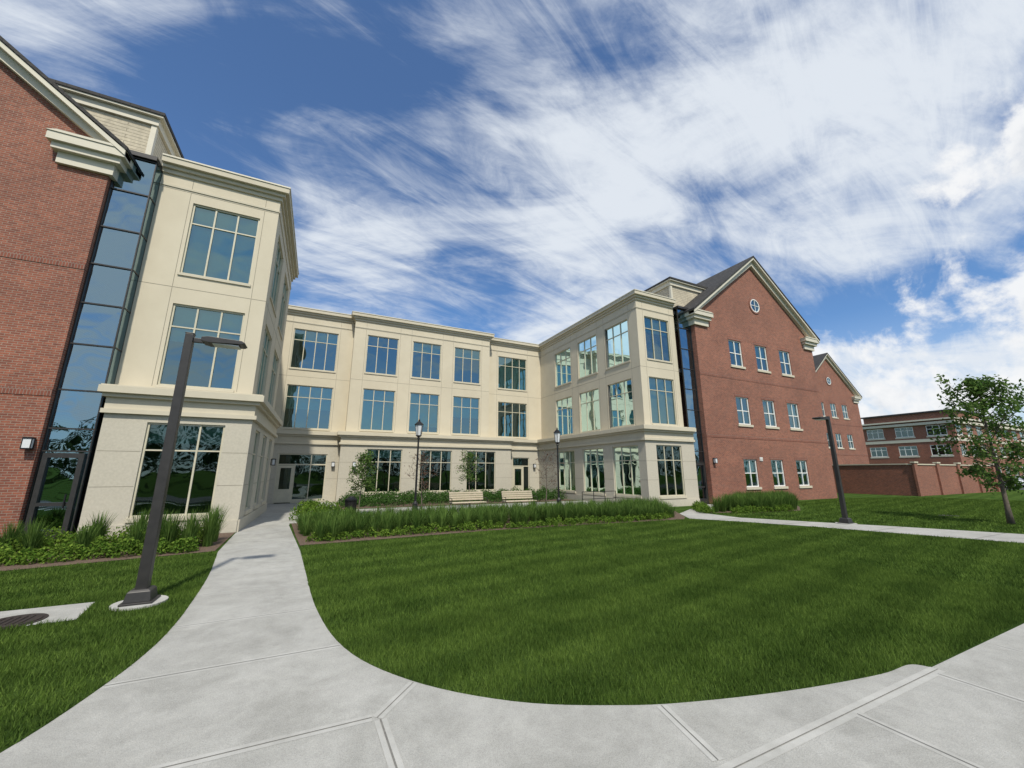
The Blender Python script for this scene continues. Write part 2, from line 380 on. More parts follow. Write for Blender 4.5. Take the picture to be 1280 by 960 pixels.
def connector(x0,x1,y,ret=None):
    f=V(y); c=MB(); g=MB(); r=MB()
    zs=[0.02,2.62,3.3,4.5,6.0,7.4,8.8,10.2,11.7,13.1]
    for z in zs: f.box(c,x0+.002,x1-.002,z-.022,z+.022,-.03,.08,'bronze')
    for x in (x0+.02,x1-.025): f.box(c,x-.014,x+.014,.05,13.1,-.032,.05,'bronze')
    f.box(c,x0,x1,13.14,13.3,-.12,1.5,'bronze')
    for a,b in zip(zs[:-1],zs[1:]):
        t=random.uniform(-.012,.012); g.face([f.P(x0,a,.02+t),f.P(x1,a,.02-t),f.P(x1,b,.02),f.P(x0,b,.02)],'glassd')
    if ret:   # glazed return between curtain wall and stone block
        g.face([(x1-.004,y+.03,4.76),(x1-.004,ret,4.76),(x1-.004,ret,13.1),(x1-.004,y+.03,13.1)],'glassd')
        for z in zs[4:]: c.box(x1-.02,x1+.012,y+.05,ret,z-.02,z+.02,'bronze')
    f.quad(r,x0-.05,x1,0,13.2,2.6,'room')
    for z in (4.3,8.6,12.8): f.box(r,x0+.02,x1-.02,z,z+.25,.3,2.5,'floor')
    a0,a1=x0+.08,x1-.10
    f.box(c,a0,a0+.12,.05,2.56,-.07,.06,'bronze');f.box(c,a1-.12,a1,.05,2.56,-.07,.06,'bronze')
    f.box(c,a0+.12,a1-.12,.05,.35,-.07,.06,'bronze');f.box(c,a0+.12,a1-.12,2.42,2.56,-.07,.06,'bronze')
    f.box(c,a0+.12,a1-.12,1.02,1.12,-.07,.06,'bronze')
    f.box(c,a1-.2,a1-.17,.95,1.35,-.14,-.09,'black')
    c.obj('connector_frames',B); g.obj('connector_glass',B); r.obj('connector_floors',B)
connector(-7.497,-6.405,16.80,17.30); connector(21.405,22.597,17.95,18.20)
for mb,n in ((wl,'walls'),(fr,'window_frames'),(gl,'window_glass_panes'),(bl,'roller_blinds'),(cn,'cornices_and_sills'),(jt,'panel_joints'),(it,'interior_floors')): mb.obj(n,B)
# ------------------------------------------------------------------ brick gable buildings
def gable(x0,x1,yf,yb,inner):
    E=empty('brick_gable_building'); w=MB();t=MB();fg=MB();g=MB();b=MB();r=MB()
    xc=(x0+x1)/2; ez=13.0; az=18.5; sl=(az-ez)/(xc-x0)
    f=V(yf); ops=[(xc+o-.7,xc+o+.7,z0,z1) for o in (-3,0,3) for z0,z1 in ((1.0,2.85),(5.25,7.2),(9.5,11.45))]
    f.wall(w,x0,x1,-.1,ez,ops,'brick',rev=.14)
    w.face([(x0,yf,ez),(x1,yf,ez),(xc,yf,az)],'brick'); w.face([(x0,yb,ez),(x1,yb,ez),(xc,yb,az)],'brick')
    for x,o in ((x0,-1),(x1,1)):
        q=Fac('u',x,o); oo=[]
        if abs(x-(x1 if inner=='L' else x0))<.01:
            oo=[(yf+4+4*i-.7,yf+4+4*i+.7,z0,z1) for i in range(4) for z0,z1 in ((1.0,2.85),(5.25,7.2),(9.5,11.45))]
        q.wall(w,yf,yb,-.1,ez,oo,'brick',rev=.14)
        for o_ in oo:
            q.window(fg,g,b,*o_,2,[.5],fmat='white',blind=random.choice([0,.4,.5])); q.box(t,o_[0]-.08,o_[1]+.08,o_[2]-.14,o_[2]-.002,-.06,.1,'stone2')
    w.face([(x0,yb,-.1),(x1,yb,-.1),(x1,yb,ez),(x0,yb,ez)],'brick')
    for o in ops:
        f.window(fg,g,b,*o,2,[.5],fmat='white',w=.075,blind=random.choice([0,.35,.5,.5]))
        f.box(t,o[0]-.10,o[1]+.10,o[2]-.16,o[2]-.002,-.07,.1,'stone2')
        f.box(w,o[0]-.12,o[1]+.12,o[3]+.002,o[3]+.22,-.012,.05,'brickd')
    f.box(t,xc-1.95,xc-1.65,2.75,3.0,-.05,.05,'white'); f.box(t,xc-1.95,xc-1.65,2.80,2.82,-.056,-.051,'bronze'); f.box(t,xc-1.95,xc-1.65,2.88,2.90,-.056,-.051,'bronze')
    for z in (4.25,8.45): f.box(w,x0+.002,x1-.002,z,z+.21,-.018,.05,'brickd')
    f.quad(r,x0+.2,x1-.2,0,13,2.5,'room')
    n=40; rr=.55; zc=14.75
    for ra,rb,yy,mt in ((rr,rr+.13,-.05,'brickd'),(rr-.07,rr,-.05,'white')):
        for i in range(n):
            a=2*math.pi*i/n;b2=2*math.pi*(i+1)/n
            pts=[(xc+ra*math.cos(a),zc+ra*math.sin(a)),(xc+rb*math.cos(a),zc+rb*math.sin(a)),(xc+rb*math.cos(b2),zc+rb*math.sin(b2)),(xc+ra*math.cos(b2),zc+ra*math.sin(b2))]
            t.prism_y(pts,yf+yy,yf+.02,mt)
    g.face([(xc+rr*math.cos(2*math.pi*i/n),yf-.02,zc+rr*math.sin(2*math.pi*i/n)) for i in range(n)],'glass')
    t.box(xc-.02,xc+.02,yf-.045,yf-.022,zc-rr+.05,zc+rr-.05,'white'); t.box(xc-rr+.05,xc-.021,yf-.045,yf-.022,zc-.02,zc+.02,'white'); t.box(xc+.021,xc+rr-.05,yf-.045,yf-.022,zc-.02,zc+.02,'white')
    rf=MB(); ov=.5
    for s,xe in ((1,x0),(-1,x1)):
        xo=xe-s*ov; zo=ez-ov*sl+.25
        zt=az+.25
        rf.prism_y([(xo,zo),(xc,zt),(xc,zt+.13),(xo,zo+.13)],yf-.5,yb+.3,'roof')
        t.prism_y([(xo+s*.05,zo-.18),(xc,zt-.18),(xc,zt-.004),(xo+s*.05,zo+.0)],yf-.46,yf-.002,'trim')
        t.prism_y([(xo+s*.25,zo-.42+.2*sl),(xc,zt-.60),(xc,zt-.184),(xo+s*.25,zo-.184+.2*sl)],yf-.22,yf-.003,'trim')
        xi=xe+s*1.5
        t.box(xe-s*.45,xi,yf-.42,yf-.004,12.62,12.90,'trim')
        t.box(xe-s*.32,xi-s*.1,yf-.30,yf-.005,12.40,12.617,'trim')
        t.box(xe-s*.14,xi-s*.22,yf-.13,yf-.006,12.0,12.397,'trim')
        t.prism_y([(xe-s*.48,12.905),(xi+s*.04,12.905),(xi-s*.2,12.99),(xe-s*.3,12.99)],yf-.45,yf-.008,'trim')
        t.box(xe-s*.45,xe-s*.003,yf,yb,12.62,12.90,'trim')
        t.box(xe-s*.32,xe-s*.004,yf,yb,12.40,12.617,'trim')
        t.box(xe-s*.14,xe-s*.005,yf,yb,12.0,12.397,'trim')
    s=1 if inner=='L' else -1; xe=x0 if inner=='L' else x1
    dx0,dx1=xe-s*.32,xe+s*4.4; yy=yf+1.45
    d=MB(); d.box(dx0,dx1,yy,yy+3.4,12.95,15.85,'siding')
    d.box(dx0-s*.05,dx0+s*.12,yy-.05,yy+.12,12.95,15.84,'trim')
    d.box(dx0-s*.10,dx1,yy-.10,yy+3.4,15.55,15.853,'trim')
    d.box(dx0-s*.24,dx1,yy-.24,yy+3.6,15.86,15.94,'trim'); d.box(dx0-s*.28,dx1,yy-.28,yy+3.7,15.945,16.08,'roof')
    d.obj('siding_dormer',E)
    w.obj('brick_walls',E);t.obj('stone_and_wood_trim',E);fg.obj('sash_frames',E);g.obj('sash_glass',E);b.obj('sash_blinds',E);r.obj('rooms',E);rf.obj('shingle_roof',E)
gable(22.6,36.8,17.6,42,'L')
gable(-21.7,-7.5,16.6,42,'R')
gable(57.8,71.8,29.6,50,'L')
lk=MB(); lk.box(36.9,57.7,33,48,-.1,12.5,'brick'); lk.box(36.85,57.75,32.8,48.2,12.5,12.9,'trim'); lk.obj('brick_link_wing')
# ------------------------------------------------------------------ distant brick office
E=empty('brick_office_building'); w=MB();t=MB();fg=MB();g=MB();b=MB()
for f,a0,a1 in ((Fac('u',113,-1),32,62),(V(32),113,155)):
    n=int((a1-a0)/5); cs=[a0+(a1-a0)*(i+.5)/n for i in range(n)]
    ops=[(c-1.5,c+1.5,z,z+2.1) for c in cs for z in (1.2,5.3,9.3)]
    f.wall(w,a0,a1,-.1,12.4,ops,'brick')
    for o in ops:
        f.window(fg,g,b,*o,3,[.65],fmat='white',gmat='glassg',w=.11,blind=0)
        f.box(t,o[0]-.15,o[1]+.15,o[2]-.3,o[2]-.01,-.05,.1,'trim')
    f.box(t,a0,a1,8.1,8.7,-.08,.1,'trim')
    f.quad(b,a0+1,a1-1,0,12,2.5,'room')
t.box(112.5,155,31.5,62,11.6,12.1,'trim'); t.box(112.3,155,31.3,62,12.4,12.7,'trim'); w.box(112.9,155,31.9,62,12.1,12.4,'brick')
w.box(112.6,126,31.6,46,12.7,14.0,'brick'); t.box(112.3,126.3,31.3,46.3,14.0,14.3,'bronze')
for mb,n in ((w,'walls'),(t,'trim_bands'),(fg,'frames'),(g,'glass'),(b,'rooms')): mb.obj(n,E)
w=MB(); 
w.box(46,46.3,16.3,30,-.1,2.62,'brick'); w.box(46,64,16,16.3,-.1,2.6,'brick'); w.box(63.7,64,16.3,30,-.1,2.62,'brick')
w.box(45.93,46.37,16.4,30,2.625,2.72,'stone2'); w.box(45.93,64.1,15.93,16.37,2.603,2.70,'stone2'); w.box(63.63,64.07,16.4,30,2.625,2.72,'stone2')
for x in (45.9,50.3,54.8,59.3,63.6): w.box(x,x+.6,15.85,16.02,-.1,2.75,'brick'); w.box(x-.06,x+.66,15.79,16.08,2.76,2.88,'stone2')
w.obj('brick_enclosure_wall')
# ------------------------------------------------------------------ ground
g=MB(); g.face([(-1500,-1500,0),(1500,-1500,0),(1500,1500,0),(-1500,1500,0)],'turf'); g.obj('ground')
Redge=smooth([(5.98,2.28),(5.85,2.41),(5.32,2.44),(4.29,2.63),(3.31,2.89),(2.61,3.15),(1.76,3.63),(1.0,4.41),(.47,5.47),(.17,7.14),(-.02,9.5),(-.2,12.0)])
Ledge=smooth([(-2.11,12.95),(-1.75,10.2),(-1.57,8),(-1.53,7.1),(-1.54,6.44),(-1.63,5.68),(-1.9,4.62),(-2.5,3.6),(-3.4,2.75),(-4.6,2.28)])
path=[(-2.28,16.4)]+Ledge+[(-80,2.28),(-80,.6),(90,.6),(90,2.28)]+Redge+[(-.45,14.5),(-.8,18),(-.9,24.2),(1.2,24.2),(1.2,30.3),(-3.5,30.3),(-3.5,25.3),(-2.28,25.3)]
sheet('concrete_walkway',path,.004,'conc')
sheet('concrete_courtyard',[(-.85,18.6),(17.2,18.6),(17.2,24.0),(-.85,24.0)],.008,'conc')
side=[(14.9,12.9),(15.6,11.6),(16.7,9.5),(17.7,6.6),(18.5,4.2),(19.2,2.3),(22.0,2.3),(21.0,5.1),(19.6,7.9),(18.2,10.3),(17.2,12.2),(17.5,14.5),(22.5,16.6),(22.5,18),(21.3,17.6),(16.2,14.6)]
sheet('concrete_side_path',side,.008,'conc')
sheet('mulch_bed',[(-.25,13.0),(2,13.1),(5.5,13.35),(9,13.2),(14.4,12.75),(15.2,13.4),(17.0,15.6),(17.0,18.55),(-.75,18.55),(-.45,15)],.012,'mulch')
sheet('mulch_bed',[(-12,12.0),(-5.7,12.4),(-2.2,13.05),(-2.32,16.7),(-6.3,16.7),(-12,16.5)],.012,'mulch')
sheet('mulch_bed',[(17.9,14.2),(20,13.2),(23.2,12.9),(25.5,14.2),(29,16.6),(29,17.5),(23,17.5)],.012,'mulch')
sheet('mulch_bed',[(1.3,24.4),(14,24.4),(17.1,24.4),(17.1,29.3),(14.3,29.5),(1.3,29.5)],.012,'mulch')
sheet('concrete_pad',[(-9,7.75),(-2.82,8.04),(-2.96,8.95),(-9,9.0)],.006,'conc')
mh=MB(); mh.tube([(-3.55,8.28,.0),(-3.55,8.28,.014)],[.33,.33],'iron',40); mh.tube([(-3.55,8.28,.014),(-3.55,8.28,.022)],[.28,.28],'iron',40)
for i in range(5): mh.box(-3.72+.075*i,-3.69+.075*i,8.12,8.44,.0225,.03,'iron')
mh.obj('manhole_cover')
sheet('street',[(-200,-9),(200,-9),(200,-.6),(-200,-.6)],.004,'asphalt')
k=MB(); k.box(-200,200,-.6,-.42,-.05,.12,'concl'); k.obj('kerb')
sheet('parking_lot',[(72,-1),(112,-1),(112,30),(74,30)],.006,'asphalt')
k=MB()
for i in range(12): k.box(78+2.7*i,78.1+2.7*i,17.5,22.5,.009,.011,'paint')
k.obj('parking_stall_markings')
j=MB()
def strip(p,q,w,z,mat):
    p=Vector((*p,0));q=Vector((*q,0)); d=(q-p).normalized(); n=Vector((-d.y,d.x,0))*w/2
    j.face([(a.x,a.y,z) for a in (p-n,q-n,q+n,p+n)],mat)
def jline(p,q,k=0,bw=.10,jw=.008):
    strip(p,q,bw,.0050+.0008*k,'concl'); strip(p,q,jw,.0085+.0008*k,'cjoint')
def xint(poly,v):
    xs=[]
    for (x1,y1),(x2,y2) in zip(poly[:-1],poly[1:]):
        if (y1-v)*(y2-v)<=0 and y1!=y2: xs.append(x1+(x2-x1)*(v-y1)/(y2-y1))
    return xs[0] if xs else None
v=5.55
while v<12.9:
    a=xint(Ledge,v);b_=xint(Redge,v)
    if a is None: a=-2.1
    if b_ is None: b_=-.2
    jline((a+.01,v),(b_-.01,v)); v+=1.55
for v in (14.3,15.9,17.5,19.1,20.7,22.3,23.9): strip((-2.26,v),(-.85,v),.012,.0125,'cjoint')
jline((-2.2,3.98),(.60,3.92),1); jline((.64,3.9),(1.03,4.33),2); jline((.66,3.86),(.72,2.3),3,jw=.014); 
jline((-70,2.26),(5.98,2.23),1,bw=.12)
for i in range(-20,30):
    x=4.3+1.55*i; jline((x,.62),(x,2.19),0)
jline((2.9,3.0),(2.75,2.33),2)
for a,b_ in (((15.4,12.0),(17.3,12.0)),((16.5,9.9),(18.4,9.9)),((17.4,7.5),(19.8,7.5)),((18.1,5.3),(20.9,5.3))): strip(a,b_,.02,.0125,'cjoint')
for x in np.arange(1,17,2.0): strip((x,18.65),(x,23.95),.015,.0125,'cjoint')
j.obj('concrete_joints')
# ------------------------------------------------------------------ grass blades
lawnM=[(9.5,2.33),(19.1,2.33),(18.4,4.2),(17.6,6.6),(16.6,9.5),(15.5,11.6),(14.6,12.75),(9,13.1),(5.5,13.25),(2,13.0),(-.2,12.9)]+Redge[::-1]
lawnL=[(-13,2.33),(-4.6,2.33)]+Ledge[::-1]+[(-2.2,12.95),(-5.7,12.3),(-13,11.9)]
lawnR=[(22.2,2.33),(46,2.33),(44,15),(37,17.4),(29.2,16.5),(25.6,14),(23.2,12.8),(20,13.1),(17.7,14.0),(17.4,12.3),(18.4,10.3),(19.8,7.9),(21.2,5.1)]
pad=[(-9,7.75),(-2.82,8.04),(-2.96,8.95),(-9,9.0)]
def blades(x,y,h,w):
    n=len(x); th=rng.uniform(0,2*np.pi,n)
    tuft=1+.22*np.sin(x*7.3+1.7*np.sin(y*5.1))*np.sin(y*8.1+1.3*np.sin(x*4.7))
    hh=h*tuft*rng.uniform(.5,1.2,n); ww=w*rng.uniform(.7,1.3,n)
    lean=rng.uniform(.1,.8,n)*hh; la=rng.uniform(0,2*np.pi,n)
    c,s=np.cos(th)*ww/2,np.sin(th)*ww/2; z0=np.zeros(n)
    A=np.stack([x-c,y-s,z0],1);B_=np.stack([x+c,y+s,z0],1);T=np.stack([x+np.cos(la)*lean,y+np.sin(la)*lean,hh],1)
    return np.stack([A,B_,T],1).reshape(-1,3)
vs=[]
def scatter(poly,x0,x1,y0,y1,dens,h,w):
    n=int((x1-x0)*(y1-y0)*dens); x=rng.uniform(x0,x1,n); y=rng.uniform(y0,y1,n)
    k=inpoly(x,y,poly)
    if poly is lawnL: k&=~inpoly(x,y,pad); k&=((x+2.3)**2+(y-8.55)**2>.12)
    vs.append(blades(x[k],y[k],h,w))
scatter(lawnM,-.5,11,2.3,6,5200,.062,.0065)
scatter(lawnM,-.5,13,6,9,2800,.062,.0095)
scatter(lawnM,11,20,2.3,6,1500,.06,.013)
scatter(lawnM,13,20,6,9,1200,.06,.014)
scatter(lawnM,-.5,16,9,13.3,1300,.06,.014)
scatter(lawnL,-9,-1.4,2.3,9.5,3200,.06,.0085)
scatter(lawnL,-13,-1.8,9.5,13,1500,.06,.013)
scatter(lawnR,17,46,2.3,17.5,260,.065,.03)
vv=np.concatenate(vs); npmesh('lawn_grass',vv,np.arange(len(vv)).reshape(-1,3),'blade')
# ------------------------------------------------------------------ planting
def clumps(centers,nb,h,spread,w):
    n=len(centers)*nb; C=np.repeat(np.array(centers),nb,0)
    sc=C[:,2]; th=rng.uniform(0,2*np.pi,n); r0=rng.uniform(0,.14,n)*sc; 
    x0=C[:,0]+np.cos(th)*r0; y0=C[:,1]+np.sin(th)*r0
    H=h*sc*rng.uniform(.45,1.1,n); L=spread*sc*rng.uniform(.1,1,n)**1.2
    dirx,diry=np.cos(th),np.sin(th); px,py=-diry,dirx
    P=[]
    for t,wt in ((0,.8),(.4,1),(.78,.7),(1,.08)):
        out=L*t**2; z=H*(t-.22*(L/(H+1e-6))*t**3)
        cx=x0+dirx*out; cy=y0+diry*out
        P.append(np.stack([cx-px*w*wt/2,cy-py*w*wt/2,z],1)); P.append(np.stack([cx+px*w*wt/2,cy+py*w*wt/2,z],1))
    Vv=np.stack(P,1).reshape(-1,3); base=np.arange(n)[:,None]*8
    F=np.concatenate([base+np.array([[0,1,3,2]])+2*i for i in range(3)],0)
    return Vv,F
def merge(lst):
    vs=[];fs=[];o=0
    for a,b in lst: vs.append(a);fs.append(b+o);o+=len(a)
    return np.concatenate(vs),np.concatenate(fs)
def grid(poly,dx,dy,jit,s0,s1,skip=0):
    xs=[p[0] for p in poly];ys=[p[1] for p in poly];o=[]
    y=min(ys)+dy*.5; r=0
    while y<max(ys):
        x=min(xs)+dx*(.3+.5*(r%2))
        while x<max(xs):
            a,b=x+random.uniform(-jit,jit),y+random.uniform(-jit,jit)
            if random.random()>skip and inpoly(np.array([a]),np.array([b]),poly)[0]: o.append((a,b,random.uniform(s0,s1)))
            x+=dx
        y+=dy;r+=1
    return o
def shrubs(centers,nl,ls,rz=.75):
    n=len(centers)*nl; C=np.repeat(np.array(centers),nl,0); sc=C[:,2]
    d=rng.normal(size=(n,3)); d/=np.linalg.norm(d,axis=1)[:,None]; d[:,2]=np.abs(d[:,2])
    ph=np.sin(d[:,0]*5+C[:,0]*9)*np.cos(d[:,1]*5+C[:,1]*7)*.22
    rr=(rng.uniform(.35,1,n)**.45+ph)*sc
    c=np.stack([C[:,0]+d[:,0]*rr,C[:,1]+d[:,1]*rr,d[:,2]*rr*rz*1.35+.03],1)
    return leaves_at(c,ls)
def leaves_at(c,ls):
    n=len(c); a=rng.normal(size=(n,3)); 
    a/=np.linalg.norm(a,axis=1)[:,None]; b=rng.normal(size=(n,3)); b-=a*(a*b).sum(1)[:,None]; b/=np.linalg.norm(b,axis=1)[:,None]
    s=(ls*rng.uniform(.6,1.25,n))[:,None]
    Vv=np.stack([c-a*s*.5,c+b*s*.28,c+a*s*.5,c-b*s*.28],1).reshape(-1,3)
    return Vv,np.arange(n*4).reshape(-1,4)
front=[(-.05,13.5),(5.5,13.8),(9,13.7),(14.3,13.25),(15.6,14.8),(16.2,16.6),(-.45,16.6)]
back=[(-.5,16.9),(16.7,16.9),(16.7,18.3),(-.6,18.3)]
Vv,F=merge([clumps(grid(front,.46,.46,.12,.75,1.1),150,.74,.44,.016),clumps(grid(back,.75,.65,.15,.7,1.0,.1),120,.72,.42,.016)])
npmesh('ornamental_grass_bed',Vv,F,'orn')
Vv,F=shrubs([(x,13.5+.25*math.sin(x*.4)+random.uniform(-.1,.1),random.uniform(.18,.30)) for x in np.arange(.1,14.4,.40)],320,.065)
npmesh('low_shrub_row',Vv,F,'shrub')
Vv,F=shrubs(grid([(1.4,25),(17,25),(17,29.2),(1.4,29.2)],1.2,1.1,.2,.55,.85),600,.10)
npmesh('foundation_shrubs',Vv,F,'shrubd')
Vv,F=shrubs([(-.1,19.8,.75),(.6,20.9,.6),(.2,18.0,.5),(1.2,18.2,.45),(-.2,22.4,.6)],1400,.10)
npmesh('leafy_shrubs',Vv,F,'shrub')
ls=[]
for x in np.arange(-9.5,-2.7,.55): ls.append((x,13.25+random.uniform(-.1,.1)+.04*(x+6),random.uniform(.28,.38)))
for x in np.arange(-9.5,-2.6,.65): ls.append((x,14.3+random.uniform(-.2,.2),random.uniform(.36,.48)))
for x in np.arange(-9.5,-2.6,.8): ls.append((x,15.6+random.uniform(-.2,.2),random.uniform(.38,.5)))
Vv,F=shrubs(ls,700,.08); npmesh('low_shrub_row',Vv,F,'shrub')
gl_=[(-2.55,14.0,1.05),(-2.9,13.7,1),(-3.35,13.85,.95),(-3.7,14.3,1),(-2.6,14.8,1.05),(-6.0,14.0,.9),(-6.5,14.3,.85),(-5.2,15.0,.95),(-4.4,15.2,.95),(-7.3,14.5,.9),(-8.2,13.8,.9),(-4.0,13.7,.8),(-5.0,13.8,.75)]
Vv,F=clumps(gl_,260,1.0,.36,.015); npmesh('ornamental_grass_clumps',Vv,F,'orn')
Vv,F=clumps(grid([(18.3,14.3),(20,13.4),(23.1,13.1),(25.4,14.4),(28.6,16.7),(24,17)],.5,.45,.1,.85,1.1),150,.85,.42,.018); npmesh('ornamental_grass_bed',Vv,F,'orn')
Vv,F=shrubs([(17.6+.3*i,14.2+.35*i,random.uniform(.34,.46)) for i in range(6)]+[(19+.5*i,13.5-.05*i,.3) for i in range(8)],500,.08); npmesh('low_shrub_row',Vv,F,'shrub')
# ------------------------------------------------------------------ trees
def tree(name,x,y,H,cr,cb,nl,ls,seed,mat='leaf',trunk=.07,lean=(0,0)):
    E=empty(name,(x,y,0)); rnd=random.Random(seed); t=MB(); pts=[];rad=[]
    for i in range(9):
        f=i/8; pts.append((lean[0]*f+.05*math.sin(3*f+seed),lean[1]*f+.05*math.cos(4*f+seed),H*.93*f)); rad.append(trunk*(1-.88*f)+ (.03 if i==0 else 0))
    t.tube(pts,rad,'bark',9); lp=[]
    nb=int(16+H*2)
    for i in range(nb):
        f=cb+(1-cb)*(i+rnd.random())/nb*.95
        k=f*8; a=int(min(k,7)); q=Vector(pts[a]).lerp(Vector(pts[a+1]),k-a) if a<8 else Vector(pts[-1])
        g=(f-cb)/(1-cb); prof=math.sin(math.pi*min(1,(g*.82+.16)))**.7
        L=cr*prof*rnd.uniform(.6,1.2); az=i*2.4+rnd.uniform(-.5,.5); up=.35+.75*g
        d=Vector((math.cos(az),math.sin(az),up)).normalized()
        bp=[q+d*L*s+Vector((0,0,.12*L*s*s)) for s in (0,.35,.7,1)]
        t.tube(bp,[trunk*.35*(1-.5*f),trunk*.25*(1-.5*f),trunk*.14,.006],'bark',5,cap=False)
        for s in range(5):
            b=bp[1].lerp(bp[3],rnd.random()); dd=Vector((rnd.gauss(0,1),rnd.gauss(0,1),rnd.gauss(.3,.7))).normalized()
            l2=L*rnd.uniform(.25,.5); e=b+dd*l2
            t.tube([b,b.lerp(e,.5)+Vector((0,0,.03)),e],[.012,.008,.004],'bark',4,cap=False)
            m=int(nl/nb/5)
            for _ in range(m):
                u=rnd.uniform(.25,1.1); c=b.lerp(e,u); sp=.05+.08*cr*.5
                lp.append((c.x+rnd.gauss(0,sp),c.y+rnd.gauss(0,sp),c.z+rnd.gauss(0,sp)))
    t.obj('trunk_and_limbs',E,smooth=True)
    if lp:
        Vv,F=leaves_at(np.array(lp),ls); npmesh('foliage',Vv,F,mat,E)
    return E
tree('young_shade_tree',24.6,6.1,6.3,1.55,.20,6000,.15,3,trunk=.085,lean=(.40,-.1))
tree('young_shade_tree',1.9,20.1,2.9,.75,.35,2200,.10,5,trunk=.03)
tree('young_shade_tree',7.9,21.9,3.2,.8,.45,1300,.10,9,trunk=.035)
tree('ornamental_tree',13.0,22.0,3.3,1.1,.3,350,.07,13,'redleaf',trunk=.04)
tree('ornamental_tree',5.3,22.5,3.2,.9,.3,350,.08,15,'redleaf',trunk=.035)
def farmass(name,items,nl,ls):
    cs=[]
    for (x,y,r,h) in items:
        n=nl; d=rng.normal(size=(n,3)); d/=np.linalg.norm(d,axis=1)[:,None]
        lump=1+.25*np.sin(d[:,0]*6+x)*np.sin(d[:,1]*5+y)*np.cos(d[:,2]*7+x)
        rr=rng.uniform(.5,1,n)**.4*lump
        cs.append(np.stack([x+d[:,0]*rr*r,y+d[:,1]*rr*r,h*.55+d[:,2]*rr*h*.47],1))
    Vv,F=leaves_at(np.concatenate(cs),ls); return npmesh(name,Vv,F,'far')
it_=[(random.uniform(98,106),y,random.uniform(2.5,4),random.uniform(5,8)) for y in np.arange(-14,17,4.5)]
it_+=[(random.uniform(150,200),y,random.uniform(7,10),random.uniform(12,17)) for y in np.arange(-90,150,12)]
it_+=[(x,random.uniform(-48,-36),random.uniform(4,7),random.uniform(7,12)) for x in np.arange(-90,110,9)]
it_+=[(random.uniform(-110,-90),y,random.uniform(6,9),random.uniform(9,14)) for y in np.arange(-40,60,10)]
farmass('distant_trees',it_,1600,.6)
# ------------------------------------------------------------------ street furniture
def arealight(x,y,s,H):
    E=empty('street_lamp',(x,y,0)); b=MB()
    b.tube([(0,0,-.02),(0,0,.03)],[.34,.34],'concl',28); b.obj('footing',E)
    b=MB(); b.box(-.2,.2,-.2,.2,.031,.06,'bronze'); b.tube([(0,0,.06),(0,0,.2),(0,0,.23)],[.235,.20,.16],'bronze',4,rot=math.pi/4); b.obj('base_plate',E,bevel=.006)
    b=MB(); b.tube([(0,0,.2),(0,0,H)],[.105,.085],'bronze',4,rot=math.pi/4); b.box(-.065,.065,-.065,.065,H,H+.02,'bronze'); b.obj('pole',E,bevel=.008)
    b=MB(); b.box(s*.06,s*.24,-.03,.03,H-.14,H-.06,'bronze')
    pr=[(.2,H-.13),(.3,H-.15),(.82,H-.12),(.86,H-.09),(.8,H-.055),(.3,H-.035),(.2,H-.06)]
    b.prism_y([(s*p[0],p[1]) for p in pr],-.16,.16,'bronze'); b.box(s*.36,s*.76,-.12,.12,H-.158,H-.135,'lens')
    b.obj('head',E,bevel=.006)
arealight(-2.3,8.55,1,4.42); arealight(19.0,8.95,-1,4.25)
def lantern(x,y,H):
    E=empty('lamp_post',(x,y,0)); b=MB()
    z=[0,.12,.14,.45,.5,.56,.62,1.0,H-1.0,H-.95,H-.9]
    r=[.2,.2,.15,.12,.14,.09,.06,.052,.042,.07,.045]
    b.tube([(0,0,a) for a in z],r,'black',14); b.obj('post',E,smooth=False)
    b=MB(); b.tube([(0,0,H-.9),(0,0,H-.84),(0,0,H-.80)],[.05,.13,.15],'black',8)
    for i in range(6):
        a=i*math.pi/3; c,s=math.cos(a),math.sin(a)
        b.tube([(c*.13,s*.13,H-.8),(c*.2,s*.2,H-.28)],[.011,.011],'black',5)
    b.tube([(0,0,H-.28),(0,0,H-.25),(0,0,H-.12),(0,0,H-.08),(0,0,H-.04),(0,0,H+.05)],[.23,.23,.10,.04,.05,.008],'black',6); b.obj('cage',E)
    b=MB(); b.tube([(0,0,H-.8),(0,0,H-.28)],[.118,.188],'lens',6); b.obj('lens',E)
lantern(4.4,19.9,4.6); lantern(12.1,19.1,4.45)
def bench(x,y,rz=0):
    E=empty('park_bench',(x,y,0),rz); b=MB()
    for i in range(5): b.box(-.95,.95,-.25+.11*i,-.16+.11*i,.42,.455,'wood')
    b.obj('seat',E,bevel=.005); b=MB()
    for i in range(4):
        z=.54+.11*i; yy=.27+.03*i; b.box(-.95,.95,yy,yy+.03,z,z+.09,'wood')
    b.obj('backrest',E,bevel=.005); b=MB()
    for s in (-.9,0,.9):
        b.tube([(s,-.24,0),(s,-.22,.41)],[.025,.022],'black',6); b.tube([(s,.34,0),(s,.28,.42),(s,.40,.98)],[.025,.022,.018],'black',6)
        b.box(s-.02,s+.02,-.24,.3,.385,.417,'black')
    for s in (-.97,.97): b.tube([(s,-.22,.41),(s,-.24,.63),(s,.05,.67),(s,.33,.64)],[.018]*4,'black',6)
    b.obj('legs_and_arms',E)
bench(7.3,20.4); bench(10.25,20.2)
